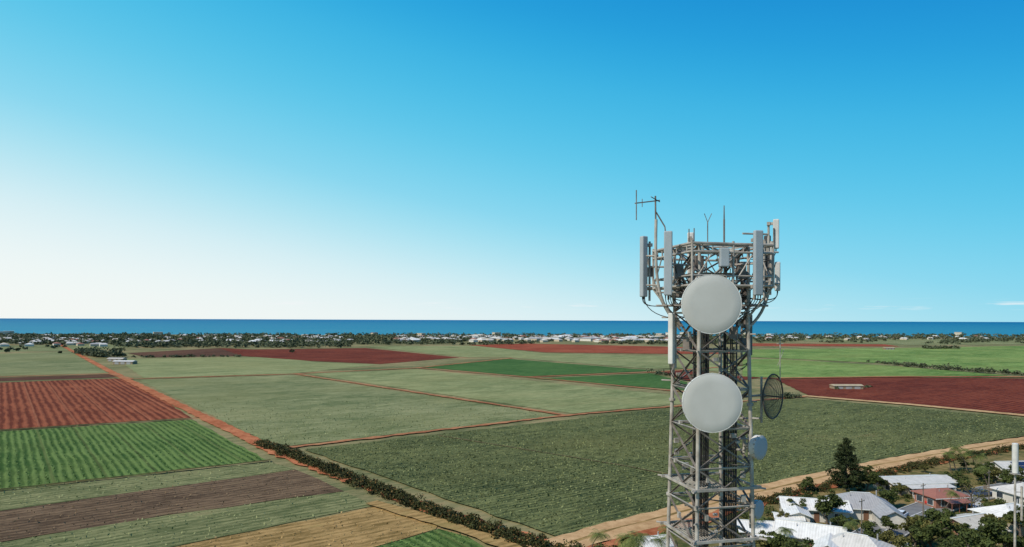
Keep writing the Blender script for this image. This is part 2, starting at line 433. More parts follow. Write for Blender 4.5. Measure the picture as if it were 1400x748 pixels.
# ------------------------------------------------------------------ CROPS
def inpoly(X, Y, poly):
    ins = np.zeros(len(X), bool); n = len(poly); j = n-1
    for i in range(n):
        xi, yi, xj, yj = poly[i].x, poly[i].y, poly[j].x, poly[j].y
        c = ((yi > Y) != (yj > Y)) & (X < (xj-xi)*(Y-yi)/(yj-yi+1e-9)+xi)
        ins ^= c; j = i
    return ins
def crop(name, poly, mat, d, row=1.6, step=.8, h=.6, wd=.4, dmax=290, keep=1.0, zb=.3):
    n = Vector((-d.y, d.x, 0))
    P_ = np.array([[p.x, p.y] for p in poly])
    dd = np.array([d.x, d.y]); nn_ = np.array([n.x, n.y])
    u = P_@nn_; v = P_@dd
    U, V = np.meshgrid(np.arange(u.min(), u.max(), row), np.arange(v.min(), v.max(), step))
    U = U.ravel()+RNG.normal(0, .13, U.size); V = V.ravel()+RNG.uniform(-.5, .5, V.size)*step
    X = U*nn_[0]+V*dd[0]; Y = U*nn_[1]+V*dd[1]
    ok = inpoly(X, Y, poly) & (Y < dmax) & (np.abs(X) < Y*.85+10) & (Y > 70)
    fade = np.clip((dmax-Y)/(dmax*.5), 0, 1)
    ok &= RNG.random(len(X)) < fade*keep
    X, Y = X[ok], Y[ok]; n_ = len(X)
    C = np.stack([X, Y, zb+RNG.random(n_)*h], 1)
    g = MB(); g.quads(leaf_quads(C, RNG.uniform(.5, 1.15, n_)*wd, .5, .9)); g.obj(name, [mat])
l_cane = leaf_mat('cane_leaf', T(60, 80, 46), T(140, 156, 110))
l_pale = leaf_mat('pale_leaf', T(94, 116, 74), T(164, 178, 134))
l_green = leaf_mat('green_leaf', T(58, 96, 44), T(120, 154, 90))
l_brown = leaf_mat('dry_leaf', T(92, 82, 62), T(148, 134, 106))
l_tan = leaf_mat('straw_leaf', T(132, 116, 72), T(194, 174, 126))
crop('sugarcane_crop', P3, l_cane, CD, 1.5, .5, .3, .38, 360, .85)
crop('young_crop', PC, l_green, RD, 1.9, .5, .2, .3, 290, .75)
crop('pale_crop', P1, l_pale, CD, 1.6, .75, .2, .34, 360, .6)
crop('thin_crop', PD, l_pale, CD, 1.8, .8, .2, .32, 280, .5)
crop('thin_crop', PF, l_pale, CD, 1.8, .8, .2, .3, 250, .5)
crop('fallow_weeds', PE, l_brown, CD, 1.8, .8, .15, .28, 250, .5)
crop('stubble', PG, l_tan, CD, 1.8, .8, .15, .28, 250, .5)
crop('young_crop', PH, l_green, CD, 1.6, .5, .25, .28, 250, .8)

# ------------------------------------------------------------------ VEGETATION
l_tree = leaf_mat('tree_leaf', T(34, 50, 28), T(94, 112, 62))
l_tree2 = leaf_mat('tree_leaf_olive', T(54, 64, 34), T(128, 132, 80))
l_far_hazed = leaf_mat('hazed_far_leaf', T(62, 78, 62), T(104, 118, 92))  # distance haze painted into the leaf colour as a paler, greyer green
l_hedge = leaf_mat('hedge_leaf', T(34, 42, 24), T(84, 92, 52), T(128, 104, 66))
l_pine = leaf_mat('pine_leaf', T(26, 40, 26), T(66, 82, 48))
l_palm = leaf_mat('palm_leaf', T(54, 76, 38), T(130, 148, 86))
m_bark = simple_mat('bark', (.16, .125, .095, 1), (.08, .065, .05, 1), 3, .9, .1)

def bush_cloud(C, rad, n):
    """n leaves around each of the centres"""
    C = np.asarray(C); m = len(C)
    dirs = RNG.normal(size=(m, n, 3)); dirs /= np.linalg.norm(dirs, axis=2)[:, :, None]
    dirs[:, :, 2] = np.abs(dirs[:, :, 2])*.9-.25
    rr = RNG.random((m, n, 1))**.4*RNG.uniform(.7, 1.15, (m, n, 1))
    pts = C[:, None, :]+dirs*rr*np.asarray(rad)[:, None, None]
    return pts.reshape(-1, 3)

def hedge(name, px, width, r0, r1, per_m, n, size, mat, gap=0.0):
    pts = [G(*p) for p in px]; C = []; R = []
    for a, b_ in zip(pts[:-1], pts[1:]):
        L = (b_-a).length; t = (b_-a).normalized(); nr = Vector((-t.y, t.x, 0))
        for i in range(int(L*per_m)):
            s = random.random()*L
            if math.sin(s*.31+a.x)+math.sin(s*.11) < gap*2-2: continue
            r = random.uniform(r0, r1)*(1.35 if random.random() < .12 else 1)
            q = a+t*s+nr*random.gauss(0, width*.4)
            C.append((q.x, q.y, r*.45)); R.append(r)
    pts = bush_cloud(C, R, n)
    g = MB(); g.quads(leaf_quads(pts, RNG.uniform(size*.6, size*1.2, len(pts)), .6, .6)); g.obj(name, [mat])
hedge('hedgerow', [(356, 607), (400, 624), (500, 665), (620, 711), (765, 759), (800, 773)], 2.8, .7, 1.7, 3.8, 90, .26, l_hedge, .08)
hedge('hedgerow', [(1020, 695), (1110, 672), (1200, 652), (1300, 630), (1400, 613)], 2.4, .7, 1.7, 1.9, 90, .24, l_hedge, .2)
hedge('hedgerow', [(180, 489), (330, 488)], 3, 1.5, 3, .35, 30, .9, l_far_hazed)
hedge('hedgerow', [(112, 484), (135, 488), (168, 489)], 9, 4.0, 8.0, .6, 70, 1.3, l_far_hazed)
hedge('hedgerow', [(1222, 500), (1290, 506), (1400, 514), (1560, 528)], 4, 2.2, 4.4, .5, 45, .9, l_far_hazed, .2)
hedge('hedgerow', [(1185, 495), (1250, 501)], 3, 1.2, 2.4, .25, 40, .8, l_far_hazed)
hedge('hedgerow', [(1262, 477), (1305, 477)], 12, 3, 5, .5, 30, 1.6, l_far_hazed)
hedge('hedgerow', [(1072, 545), (1098, 543)], 2.5, 1.6, 2.8, .8, 70, .5, l_far_hazed)
hedge('hedgerow', [(885, 510), (930, 516), (1010, 522)], 4, 1.6, 3, .25, 30, .9, l_far_hazed)
hedge('hedgerow', [(1100, 535), (1200, 530)], 5, 1.0, 2.2, .08, 40, .6, l_far_hazed)

# distant mass of trees towards the coast
C = []; R = []
def farpts(n, x0, x1, y0, y1, r0, r1, pr=None):
    for i in range(n):
        x = random.uniform(x0, x1); y = random.uniform(y0, y1)
        if pr and math.sin(x*.043+y*.5)+math.sin(x*.013+1.3) < pr: continue
        p = G(x, y); r = random.uniform(r0, r1)
        C.append((p.x, p.y, r*.5)); R.append(r)
farpts(2900, -300, 1700, 458.5, 465, 4, 7.8)
farpts(1900, -300, 700, 463, 472, 3, 6, -.9)
farpts(620, 160, 480, 466, 476, 3, 6)
farpts(620, 1015, 1700, 463, 469, 3, 5.5, -.5)
farpts(700, 600, 1015, 463, 471, 2.5, 5, -.4)
farpts(300, 1240, 1700, 464, 471, 3.5, 5.5, -.3)
farpts(110, 0, 400, 474, 484, 2, 4, .6)
pts = bush_cloud(C, R, 24)
g = MB(); g.quads(leaf_quads(pts, RNG.uniform(.9, 2.2, len(pts)), .7, .8)); g.obj('distant_trees', [l_far_hazed])

def limb(g, p, dvec, L, r, segs=4, droop=0):
    pts = [Vector(p)]; d_ = Vector(dvec).normalized()
    for i in range(segs):
        d_ = (d_+Vector((random.gauss(0, .14), random.gauss(0, .14), random.gauss(0, .08)-droop))).normalized()
        q = pts[-1]+d_*L/segs
        g.tube(pts[-1], q, r*(1-i/segs*.75), 6, r*(1-(i+1)/segs*.75), cap=False); pts.append(q)
    return pts
def broadleaf(name, h, cr, lm, seed, nl=90, ls=.2, clumps=26):
    random.seed(seed); g = MB()
    tr = limb(g, (0, 0, -.2), (random.gauss(0, .08), random.gauss(0, .08), 1), h*.5, h*.028+.05, 5)
    ends = []
    for i in range(9):
        a = i*2.4+random.random(); b0 = tr[random.choice([2, 3, 4, 5])]
        e = limb(g, b0, (math.cos(a)*.8, math.sin(a)*.8, random.uniform(.35, 1.2)), random.uniform(.5, .95)*cr, h*.012+.02, 4)
        ends += [e[2], e[3], e[4]]
        for q in range(2):
            e2 = limb(g, e[2], (math.cos(a+random.gauss(0, 1)), math.sin(a+random.gauss(0, 1)), .6), cr*.4, .025, 3); ends.append(e2[-1])
    C_ = []; R_ = []
    for i in range(clumps):
        e = random.choice(ends); r = random.uniform(.16, .34)*cr
        C_.append((e.x+random.gauss(0, .12)*cr, e.y+random.gauss(0, .12)*cr, min(e.z+random.uniform(-.1, .25)*cr, h-r*.5))); R_.append(r)
    pts = bush_cloud(C_, R_, nl)
    g.cur = 1; g.quads(leaf_quads(pts, RNG.uniform(ls*.6, ls*1.25, len(pts)), .55, .4))
    return g.mesh(name, [m_bark, lm])
def palm(seed, h=6.5):
    random.seed(seed); g = MB()
    t = limb(g, (0, 0, -.2), (random.gauss(0, .06), random.gauss(0, .06), 1), h, .17, 6); top = t[-1]; g.cur = 1; V = []
    for i in range(20):
        a = i*2.399; up = random.uniform(-.25, 1.1); L = random.uniform(1.9, 2.6)
        d_ = Vector((math.cos(a), math.sin(a), up)).normalized(); p = top.copy()
        side = Vector((-math.sin(a), math.cos(a), 0))
        for s in range(11):
            q = p+d_*L/11; wl = .55*math.sin(math.pi*(s+1.2)/13)+.06
            for sg in (-1, 1):
                tip = p+side*sg*wl+d_*.28+Vector((0, 0, -.22*wl-.05))
                V.append([tuple(p), tuple(p+d_*.1), tuple(tip), tuple(tip-d_*.06)])
            d_ = (d_+Vector((0, 0, -.15))).normalized(); p = q
    g.quads(np.array(V)); return g.mesh('palm_tree', [m_bark, l_palm])
def norfolk(h=12.5):
    random.seed(3); g = MB(); g.tube((0, 0, -.2), (0, 0, h), .22, 8, .03); C_ = []
    z_ = 1.2
    while z_ < h:
        f = (z_-1.2)/(h-1.2); Lb = (4.3*(1-f)**.7+.3)*(.75 if f < .12 else 1); nb = 8 if f < .8 else 5
        for i in range(nb):
            a = random.random()*6.283; L = Lb*random.uniform(.5, 1.2)
            d_ = Vector((math.cos(a), math.sin(a), .18)).normalized()
            e = (Vector((0, 0, z_))+d_*L); g.tube((0, 0, z_), e, .04, 4, .01, cap=False)
            m_ = int(12*L)+4
            for j in range(m_):
                t = random.uniform(.2, 1.02)**.7; q = Vector((0, 0, z_)).lerp(e, t)
                C_.append((q.x+random.gauss(0, .16), q.y+random.gauss(0, .16), q.z+random.gauss(.08, .14)))
        z_ += random.uniform(.38, .62)
    g.cur = 1; C_ = np.repeat(np.array(C_), 2, 0)+RNG.normal(0, .1, (len(C_)*2, 3))
    g.quads(leaf_quads(C_, RNG.uniform(.12, .32, len(C_)), .45, 0)); return g.mesh('norfolk_pine', [m_bark, l_pine])
def place(name, me, px, s=1.0, z=0.0):
    o = bpy.data.objects.new(name, me); p = G(*px); o.location = (p.x, p.y, z+.1)
    o.rotation_euler = (0, 0, random.random()*6.28); o.scale = (s, s, s*random.uniform(.92, 1.08)); return link(o)
place('norfolk_pine', norfolk(), (1157, 673), .95)
TR = [broadleaf('garden_tree', 6.5, 3.0, l_tree, 11, 100, .22, 34), broadleaf('garden_tree', 5.2, 2.8, l_tree2, 12, 90, .2, 30),
      broadleaf('garden_tree', 7.5, 3.2, l_tree, 13, 100, .22, 36), broadleaf('garden_tree', 4.2, 2.2, l_tree, 14, 90, .18, 28)]
BARE = broadleaf('sparse_tree', 6.5, 3.4, l_tree2, 21, 16, .14, 30)
PL = [palm(31), palm(32, 5.6), palm(33, 7.2)]
random.seed(5)
for i, (x, y, s) in enumerate([(1345, 660, 1.0), (1362, 664, 1.0), (1385, 676, 1.0), (1318, 643, .7), (1212, 696, .9), (1232, 680, .8),
        (1130, 722, 1.15), (1150, 730, 1.0), (1090, 712, .9), (1250, 752, 1.35), (1275, 762, 1.3), (1302, 772, 1.4), (1335, 768, 1.25), (1222, 766, 1.1),
        (1368, 778, 1.4), (1058, 768, 1.3), (1085, 790, 1.2), (1030, 775, 1.1), (1200, 676, .8), (1262, 676, .7), (1300, 668, .8), (1066, 722, .8),
        (1185, 672, .8), (1393, 652, .9), (1315, 676, .8), (1230, 800, 1.2), (1330, 805, 1.3), (1395, 800, 1.3), (1186, 650, .55), (1265, 648, .6), (1104, 676, .6),
        (1140, 700, .8), (1290, 728, .9), (1360, 735, 1.1), (1215, 735, .6), (1010, 745, .9), (1355, 712, .8), (1290, 746, 1.1), (1395, 740, 1.1), (1320, 744, 1.0),
        (1140, 752, .75), (1075, 741, .6), (1196, 758, .9), (1048, 738, .6)]):
    place('garden_tree', TR[i % 4], (x, y), s)
place('sparse_tree', BARE, (1330, 704), 1.2)
place('sparse_tree', BARE, (1262, 756), 1.0)
for i, (x, y, s) in enumerate([(1299, 646, .95), (1310, 648, 1.05), (1323, 649, 1.0), (1336, 651, 1.15), (1346, 653, 1.05), (1290, 706, .8), (805, 776, .9), (862, 780, 1.15), (878, 776, .9),
        (930, 782, 1.05), (1068, 762, .9), (1185, 764, .85), (1022, 745, .8), (1353, 668, .9), (845, 774, .8), (910, 778, .85)]):
    place('palm_tree', PL[i % 3], (x, y), s)

# ------------------------------------------------------------------ HOUSES
def roof_mat(name, col, col2):
    mt, k, b = base_mat(name, .55, .3)
    tc = k.new('ShaderNodeTexCoord').outputs['Object']
    sx_ = k.new('ShaderNodeSeparateXYZ'); k.put(sx_.inputs[0], tc)
    wv = k.m('SINE', k.m('MULTIPLY', sx_.outputs[0], 14.0))
    n = k.noise(tc, .8, 6, .7)
    st = k.noise(k.comb(k.m('MULTIPLY', sx_.outputs[0], 3.0), k.m('MULTIPLY', sx_.outputs[1], .3)), 1.0, 4, .6)
    f = k.m('ADD', k.m('MULTIPLY_ADD', n, 1.6, -1.1), k.m('ADD', k.m('MULTIPLY', st, 1.1), k.m('MULTIPLY', wv, .12)), clamp=True)
    k.put(b.inputs['Base Color'], k.mix(f, col, col2)); k.put(b.inputs['Normal'], k.bump(wv, .25, .03)); return mt
R_white = roof_mat('white_metal_roof', (.7, .68, .63, 1), (.42, .4, .36, 1))
R_grey = roof_mat('grey_metal_roof', (.34, .33, .32, 1), (.2, .19, .18, 1))
R_cream = roof_mat('cream_metal_roof', (.52, .47, .39, 1), (.32, .28, .22, 1))
R_dull = roof_mat('dull_white_roof', (.56, .53, .48, 1), (.34, .32, .28, 1))
R_red = roof_mat('red_tile_roof', (.3, .12, .08, 1), (.2, .085, .06, 1))
W_white = simple_mat('white_wall', (.6, .57, .5, 1), (.46, .43, .38, 1), .6)
W_brick = simple_mat('brick_wall', (.34, .15, .1, 1), (.24, .11, .08, 1), 6)
W_cream = simple_mat('cream_wall', (.5, .42, .31, 1), (.4, .34, .25, 1), .7)
M_glass = simple_mat('window_glass', (.03, .04, .05, 1), (.05, .06, .07, 1), 1, .15, .6)
M_frame = simple_mat('white_trim', (.7, .7, .66, 1), (.6, .6, .56, 1), 2)
M_door = simple_mat('door_paint', (.18, .09, .05, 1), (.12, .06, .04, 1), 2)
M_solar = simple_mat('solar_cells', (.012, .018, .045, 1), (.02, .025, .06, 1), 2, .2, .6)
HP = []
def house(name, px, w_, d_, rz, kind='gable', rm=None, wm=None, hw=2.7, rise=1.5, solar=False, verandah=True, wing=0):
    p = G(px[0], px[1], hw+.6); HP.append((p.x, p.y, max(w_, d_)*.55))
    E = empty(name, (p.x, p.y, .1), math.radians(rz)); rm = rm or R_white; wm = wm or W_white
    g = MB(); g.box((0, 0, hw/2), (w_, d_, hw))
    if kind == 'gable':
        for sx_ in (-1, 1):
            X = sx_*(w_/2-.02); g.add([(X, -d_/2, hw), (X, d_/2, hw), (X, 0, hw+rise*.97)], [(0, 1, 2)])
    ov = .55; a = w_/2+ov; b_ = d_/2+ov; zb = hw-.18*rise+.12; th = .12
    if wing:
        ww, wl = d_*.55, d_*.75; X = wing*(w_*.5-ww*.5-.05)
        g.box((X, -d_/2-wl/2+.01, hw/2-.005), (ww, wl, hw-.02))
        g.add([(X-ww/2, -d_/2-wl+.03, hw-.02), (X+ww/2, -d_/2-wl+.03, hw-.02), (X, -d_/2-wl+.03, hw+rise*.55)], [(0, 1, 2)])
        gr = MB(); y1 = -d_/2-wl-.5; y0 = -d_*.12
        top = [(X, y1, hw+rise*.62), (X, y0, hw+rise*.62)]; e1 = X-ww/2-.45; e2 = X+ww/2+.45; ze = hw-.1
        vs = [(e1, y1, ze), (e1, y0, ze), (e2, y1, ze), (e2, y0, ze)]+top; vs = vs+[(v[0], v[1], v[2]-.1) for v in vs]
        gr.add(vs, [(0, 4, 5, 1), (4, 2, 3, 5), (6, 7, 11, 10), (10, 11, 9, 8), (0, 6, 10, 4), (4, 10, 8, 2), (0, 1, 7, 6), (2, 8, 9, 3)])
        gr.obj('wing_roof', [rm], E)
    g.obj('walls', [wm], E); g = MB()
    if kind == 'gable': top = [(-a, 0, hw+rise), (a, 0, hw+rise)]
    else: r_ = max(.1, w_/2-d_/2*.9); top = [(-r_, 0, hw+rise), (r_, 0, hw+rise)]
    cs = [(-a, -b_, zb), (a, -b_, zb), (a, b_, zb), (-a, b_, zb)]
    vs = cs+top; vs = [Vector(v)+Vector((0, 0, th)) for v in vs]+[Vector(v) for v in vs]
    fs = [(0, 1, 5, 4), (2, 3, 4, 5), (1, 2, 5), (3, 0, 4)]
    if kind == 'gable': fs = fs[:2]
    lo = [tuple(i+6 for i in reversed(f)) for f in fs]
    rim = [(0, 6, 7, 1), (2, 8, 9, 3)]
    rim += [(1, 7, 11, 5), (5, 11, 8, 2), (3, 9, 10, 4), (4, 10, 6, 0)] if kind == 'gable' else [(1, 7, 8, 2), (3, 9, 6, 0)]
    g.add(vs, fs+lo+rim); g.obj('roof', [rm], E)
    g = MB(); g.box((0, 0, hw+rise+th+.03), (2*(top[1][0]), .3, .07))
    for sy in (-1, 1): g.box((0, sy*(b_+.06), zb+.03), (2*a, .11, .13))
    g.obj('ridge_and_gutters', [M_frame], E)
    g = MB(); gl = MB()
    def win(cx, cy, ax, ww=1.5, hh=1.15):
        if ax == 'x':
            s_ = math.copysign(1, cy); g.box((cx, cy+s_*.04, 1.55), (ww+.16, .08, hh+.16)); gl.box((cx-ww*.255, cy+s_*.09, 1.55), (ww*.46, .03, hh)); gl.box((cx+ww*.255, cy+s_*.09, 1.55), (ww*.46, .03, hh))
        else:
            s_ = math.copysign(1, cx); g.box((cx+s_*.04, cy, 1.55), (.08, ww+.16, hh+.16)); gl.box((cx+s_*.09, cy, 1.55), (.03, ww, hh))
    nx = max(2, int(w_/3.2))
    for i in range(nx):
        X = -w_/2+w_*(i+.5)/nx
        win(X, d_/2, 'x')
        if i != nx//2: win(X, -d_/2, 'x')
    for sy in (-.25, .25):
        win(w_/2, d_*sy, 'y'); win(-w_/2, d_*sy, 'y')
    g.obj('window_frames', [M_frame], E); gl.obj('windows', [M_glass], E)
    g = MB(); X = -w_/2+w_*(nx//2+.5)/nx; g.box((X, -d_/2-.05, 1.05), (.95, .1, 2.1)); g.obj('door', [M_door], E)
    g = MB(); g.tube((w_*.3, .9, hw+rise*.4), (w_*.3, .9, hw+rise+.5), .12, 8); g.tube((-w_*.2, -1.2, hw+rise*.3), (-w_*.2, -1.2, hw+rise+.1), .07, 8); g.obj('roof_vents', [R_grey], E)
    if verandah and not wing:
        g = MB(); y0 = -b_-.1; y1 = y0-2.2
        vs = [(-w_*.35, y0, zb-.08), (w_*.35, y0, zb-.08), (w_*.35, y1, zb-.4), (-w_*.35, y1, zb-.4)]
        vs = vs+[(v[0], v[1], v[2]-.08) for v in vs]
        g.add(vs, [(0, 1, 2, 3), (7, 6, 5, 4), (0, 1, 5, 4), (1, 2, 6, 5), (2, 3, 7, 6), (3, 0, 4, 7)])
        for i in range(4): g.box((-w_*.33+w_*.22*i, y1+.12, (zb-.5)/2), (.1, .1, zb-.5))
        g.obj('verandah', [rm], E)
    if solar:
        g = MB(); sl = math.atan2(rise+.18*rise-.12, b_); Rm = Matrix.Rotation(sl, 3, 'X')
        for i in range(4):
            for j in range(2):
                yy = -b_*.32-j*1.75+.2; zz = zb+th+(b_+yy)/b_*(hw+rise-zb)+.12
                g.box((-2.2+i*1.08, yy, zz), (1.0, 1.62, .05), Rm)
        g.obj('solar_panels', [M_solar], E)
    return E
house('long_bungalow', (1250, 653), 16, 7, 8, 'gable', R_dull, W_cream, rise=.7)
house('hip_roof_house', (1176, 684), 11, 8, -12, 'hip', R_grey, W_white, rise=2.0, wing=1)
house('bungalow', (1112, 687), 12, 7, -14, 'gable', R_white, W_white, rise=1.2, wing=-1)
house('large_white_roof_house', (1108, 724), 10.5, 7, -28, 'gable', R_white, W_cream, rise=1.5, wing=1)
house('large_white_roof_house', (1172, 742), 9.5, 7, -38, 'hip', R_dull, W_white, rise=1.8)
house('bungalow', (1042, 717), 8, 6, -10, 'gable', R_white, W_white, rise=1.0)
house('cottage', (893, 737), 4.6, 4.6, 15, 'gable', R_white, W_white, hw=2.4, rise=.9, verandah=False)
house('solar_roof_house', (1392, 637), 12, 8, 5, 'gable', R_dull, W_white, rise=1.6, solar=True)
house('hip_roof_house', (1382, 697), 10, 8, 18, 'hip', R_white, W_cream, rise=1.6, wing=-1)
house('brick_bungalow', (1325, 709), 8, 6, 22, 'gable', R_cream, W_brick, rise=.9)
house('hip_roof_house', (1405, 668), 10, 8, 10, 'hip', R_dull, W_white, rise=1.7)
house('garden_shed', (1078, 703), 4.5, 3.5, -15, 'gable', R_white, W_cream, hw=2.1, rise=.5, verandah=False)
house('bungalow', (1150, 772), 11, 7, -25, 'gable', R_cream, W_white, rise=1.2)
house('brick_bungalow', (1287, 672), 8, 6, 10, 'hip', R_red, W_brick, rise=1.2)

def shed(name, px, w_, d_, h_, rz, rm, wm):
    p = G(*px); E = empty(name, (p.x, p.y, .1), math.radians(rz))
    g = MB(); g.box((0, 0, h_/2), (w_, d_, h_)); g.obj('walls', [wm], E)
    g = MB(); a = w_/2+.4; b_ = d_/2+.4
    g.add([(-a, -b_, h_), (a, -b_, h_), (a, b_, h_), (-a, b_, h_), (-a, 0, h_+d_*.14), (a, 0, h_+d_*.14)], [(0, 1, 5, 4), (2, 3, 4, 5), (1, 2, 5), (3, 0, 4), (3, 2, 1, 0)])
    g.obj('roof', [rm], E)
    g = MB()
    for i in range(3): g.box((-w_*.3+i*w_*.3, -d_/2-.05, h_*.42), (w_*.2, .1, h_*.8))
    g.obj('roller_doors', [R_grey], E)
M_tanroof = simple_mat('tan_roof', (.42, .34, .22, 1), (.28, .22, .14, 1), .4)
M_tanwall = simple_mat('tan_wall', (.3, .22, .14, 1), (.2, .15, .1, 1), .4)
shed('farm_shed', (160, 494), 15, 7, 2.4, -4, R_cream, M_tanwall)
shed('farm_shed', (171, 498), 18, 7, 2.4, -4, R_dull, M_tanwall)
shed('farm_shed', (1157, 532), 17, 6, 2.0, 0, M_tanroof, M_tanwall)
shed('farm_shed', (1215, 478), 14, 7, 2.2, 3, M_tanroof, M_tanwall)

# distant town as one mass
g = MB(); random.seed(9)
def tb(x, y, w_, d_, h_, gab=True):
    p = G(x, y); rz = random.choice([.64, -.93])+random.gauss(0, .08); R = Matrix.Rotation(rz, 3, 'Z')
    g.cur = random.choice([0, 1, 1]); g.box((p.x, p.y, h_/2), (w_, d_, h_), R)
    g.cur = random.choice([2, 3, 4, 4, 5, 5, 6])
    if gab:
        vs = [Vector((sx_*w_*.54, sy*d_*.55, h_)) for sx_, sy in ((-1, -1), (1, -1), (1, 1), (-1, 1))]+[Vector((-w_*.3, 0, h_+d_*.2)), Vector((w_*.3, 0, h_+d_*.2))]
        g.add([R@v+Vector((p.x, p.y, 0)) for v in vs], [(0, 1, 5, 4), (2, 3, 4, 5), (1, 2, 5), (3, 0, 4), (3, 2, 1, 0)])
    else: g.box((p.x, p.y, h_+.3), (w_+1, d_+1, .6), R)
for i in range(280): tb(random.uniform(-300, 480), random.uniform(460, 470), random.uniform(9, 15), random.uniform(8, 11), 3.4)
for i in range(90): tb(random.uniform(-300, 160), random.uniform(464, 474), random.uniform(9, 15), random.uniform(8, 11), 3.0)
for i in range(200): tb(random.uniform(540, 940), random.uniform(461, 468), random.uniform(10, 18), random.uniform(8, 12), 3.6)
for i in range(30): tb(random.uniform(640, 920), random.uniform(461, 467), random.uniform(22, 36), random.uniform(12, 18), 5, random.random() < .5)
for i in range(70): tb(random.uniform(1015, 1700), random.uniform(461, 466), random.uniform(10, 15), random.uniform(8, 12), 3.4)
for i in range(12): tb(random.uniform(0, 1400), random.uniform(459, 461), 18, 12, random.uniform(7, 11), False)
g.obj('distant_town', [W_white, W_cream, R_white, R_grey, R_cream, R_dull, R_red])

# shrubs between the houses
C = []; R = []; random.seed(4)
for i in range(620):
    x = random.uniform(1010, 1440); y = random.uniform(645, 800); p = G(x, y)
    if y < 690-(x-1020)*.19: continue
    if any(math.hypot(p.x-h[0], p.y-h[1]) < h[2]+.5 for h in HP): continue
    if any(min((p-(a.lerp(b_, t/8))).length for t in range(9)) < 5.5 for a, b_ in zip(ST[:-1], ST[1:])): continue
    r = random.uniform(.5, 1.7); C.append((p.x, p.y, r*.5)); R.append(r)
for i in range(90):
    p = G(random.uniform(790, 925), random.uniform(752, 790)); r = random.uniform(.6, 1.5); C.append((p.x, p.y, r*.5)); R.append(r)
pts = bush_cloud(C, R, 110); g = MB(); g.quads(leaf_quads(pts, RNG.uniform(.12, .28, len(pts)), .55, .5)); g.obj('garden_shrubs', [l_tree])

# fences
M_pole = simple_mat('pole_timber', (.2, .16, .12, 1), (.12, .1, .08, 1), 3)
for ln in ([(1085, 700), (1140, 712), (1160, 725)], [(1140, 712), (1165, 700)], [(1225, 668), (1300, 660)], [(1345, 672), (1420, 690)]):
    g = MB(); pp = [G(*q) for q in ln]
    for a, b_ in zip(pp[:-1], pp[1:]):
        dd = b_-a; R = Matrix.Rotation(math.atan2(dd.y, dd.x), 3, 'Z'); m_ = max(1, int(dd.length/2.2))
        g.box((a+b_)/2+Vector((0, 0, .95)), (dd.length, .04, 1.3), R)
        for j in range(m_+1): q = a.lerp(b_, j/m_); g.box(q+Vector((0, 0, .85)), (.11, .11, 1.7), R)
    g.obj('timber_fence', [M_pole])
# cars
def car(px, rz, col):
    p = G(*px); E = empty('parked_car', (p.x, p.y, STZ), math.radians(rz))
    mp = simple_mat('car_paint', col, tuple(c*.9 for c in col[:3])+(1,), 1, .3, .5)
    pr = [(-2.2, .35), (-2.2, .85), (-1.9, .95), (-1.3, 1.0), (1.0, .98), (2.0, .85), (2.25, .6), (2.25, .35)]
    g = MB(); n = len(pr); g.add([(x, s*.88, z_) for s in (-1, 1) for x, z_ in pr], [tuple(range(n)), tuple(range(2*n-1, n-1, -1))]+[(i, n+i, n+(i+1) % n, (i+1) % n) for i in range(n)])
    g.obj('body', [mp], E, bevel=.08)
    pr = [(-1.9, .96), (-1.35, 1.42), (.35, 1.44), (1.1, .97)]; g = MB()
    g.add([(x, s*(.78 if z_ < 1.2 else .64), z_) for s in (-1, 1) for x, z_ in pr], [(0, 1, 2, 3), (7, 6, 5, 4), (0, 4, 5, 1), (1, 5, 6, 2), (2, 6, 7, 3)])
    g.obj('cabin_glass', [M_glass], E)
    g = MB(); g.box((-.5, 0, 1.455), (1.6, 1.22, .04)); g.obj('roof_panel', [mp], E)
    g = MB()
    for x in (-1.4, 1.4):
        for s in (-1, 1): g.tube((x, s*.72, .33), (x, s*.92, .33), .33, 16)
    g.obj('wheels', [simple_mat('tyre', (.02, .02, .02, 1))], E)
car((1275, 693), 42, (.45, .03, .02, 1)); car((1232, 712), 46, (.7, .7, .7, 1)); car((1345, 682), 15, (.05, .07, .12, 1)); car((1262, 684), 80, (.6, .6, .58, 1))
# street poles
for px in ((1178, 738), (1262, 712), (1352, 690)):
    p = G(*px); g = MB(); g.tube((0, 0, 0), (0, 0, 7.5), .13, 8, .09); g.box((0, 0, 7.0), (1.9, .1, .1), Matrix.Rotation(.6, 3, 'Z'))
    for s in (-.8, 0, .8): g.tube((s*math.cos(.6), s*math.sin(.6), 7.05), (s*math.cos(.6), s*math.sin(.6), 7.25), .04, 6)
    o = g.obj('utility_pole', [M_pole]); o.location = (p.x, p.y, .05)

# ------------------------------------------------------------------ TELECOM TOWER
def steel(name, c1, c2, rough=.55, metal=.1, scale=3):
    return simple_mat(name, c1, c2, scale, rough, .35, metal)
M_galv = steel('galvanised_steel', (.46, .43, .38, 1), (.22, .185, .15, 1))
M_brace = steel('weathered_steel', (.23, .2, .175, 1), (.085, .068, .055, 1))
M_cable = simple_mat('black_cable', (.018, .018, .02, 1), (.04, .035, .03, 1), 4, .5, .3)
M_panel = simple_mat('grey_radome', (.33, .36, .38, 1), (.27, .3, .31, 1), 1.5, .45, .35)
M_dish = simple_mat('dish_radome', (.48, .475, .44, 1), (.41, .405, .37, 1), 1.1, .6, .25)
M_white = simple_mat('white_enamel', (.6, .59, .55, 1), (.46, .45, .42, 1), 2, .45, .35)
M_dark = simple_mat('dark_equipment', (.07, .07, .07, 1), (.04, .04, .04, 1), 3, .5, .3)
M_mesh = simple_mat('grid_wire', (.09, .075, .065, 1), (.05, .042, .038, 1), 3, .6, .3)
TY = 21.0; TC = P(971, 438.5, TY); TX = TC.x; ROT = math.radians(13)
TW = empty('telecom_tower', (0, 0, 0))
ZT = 42.25
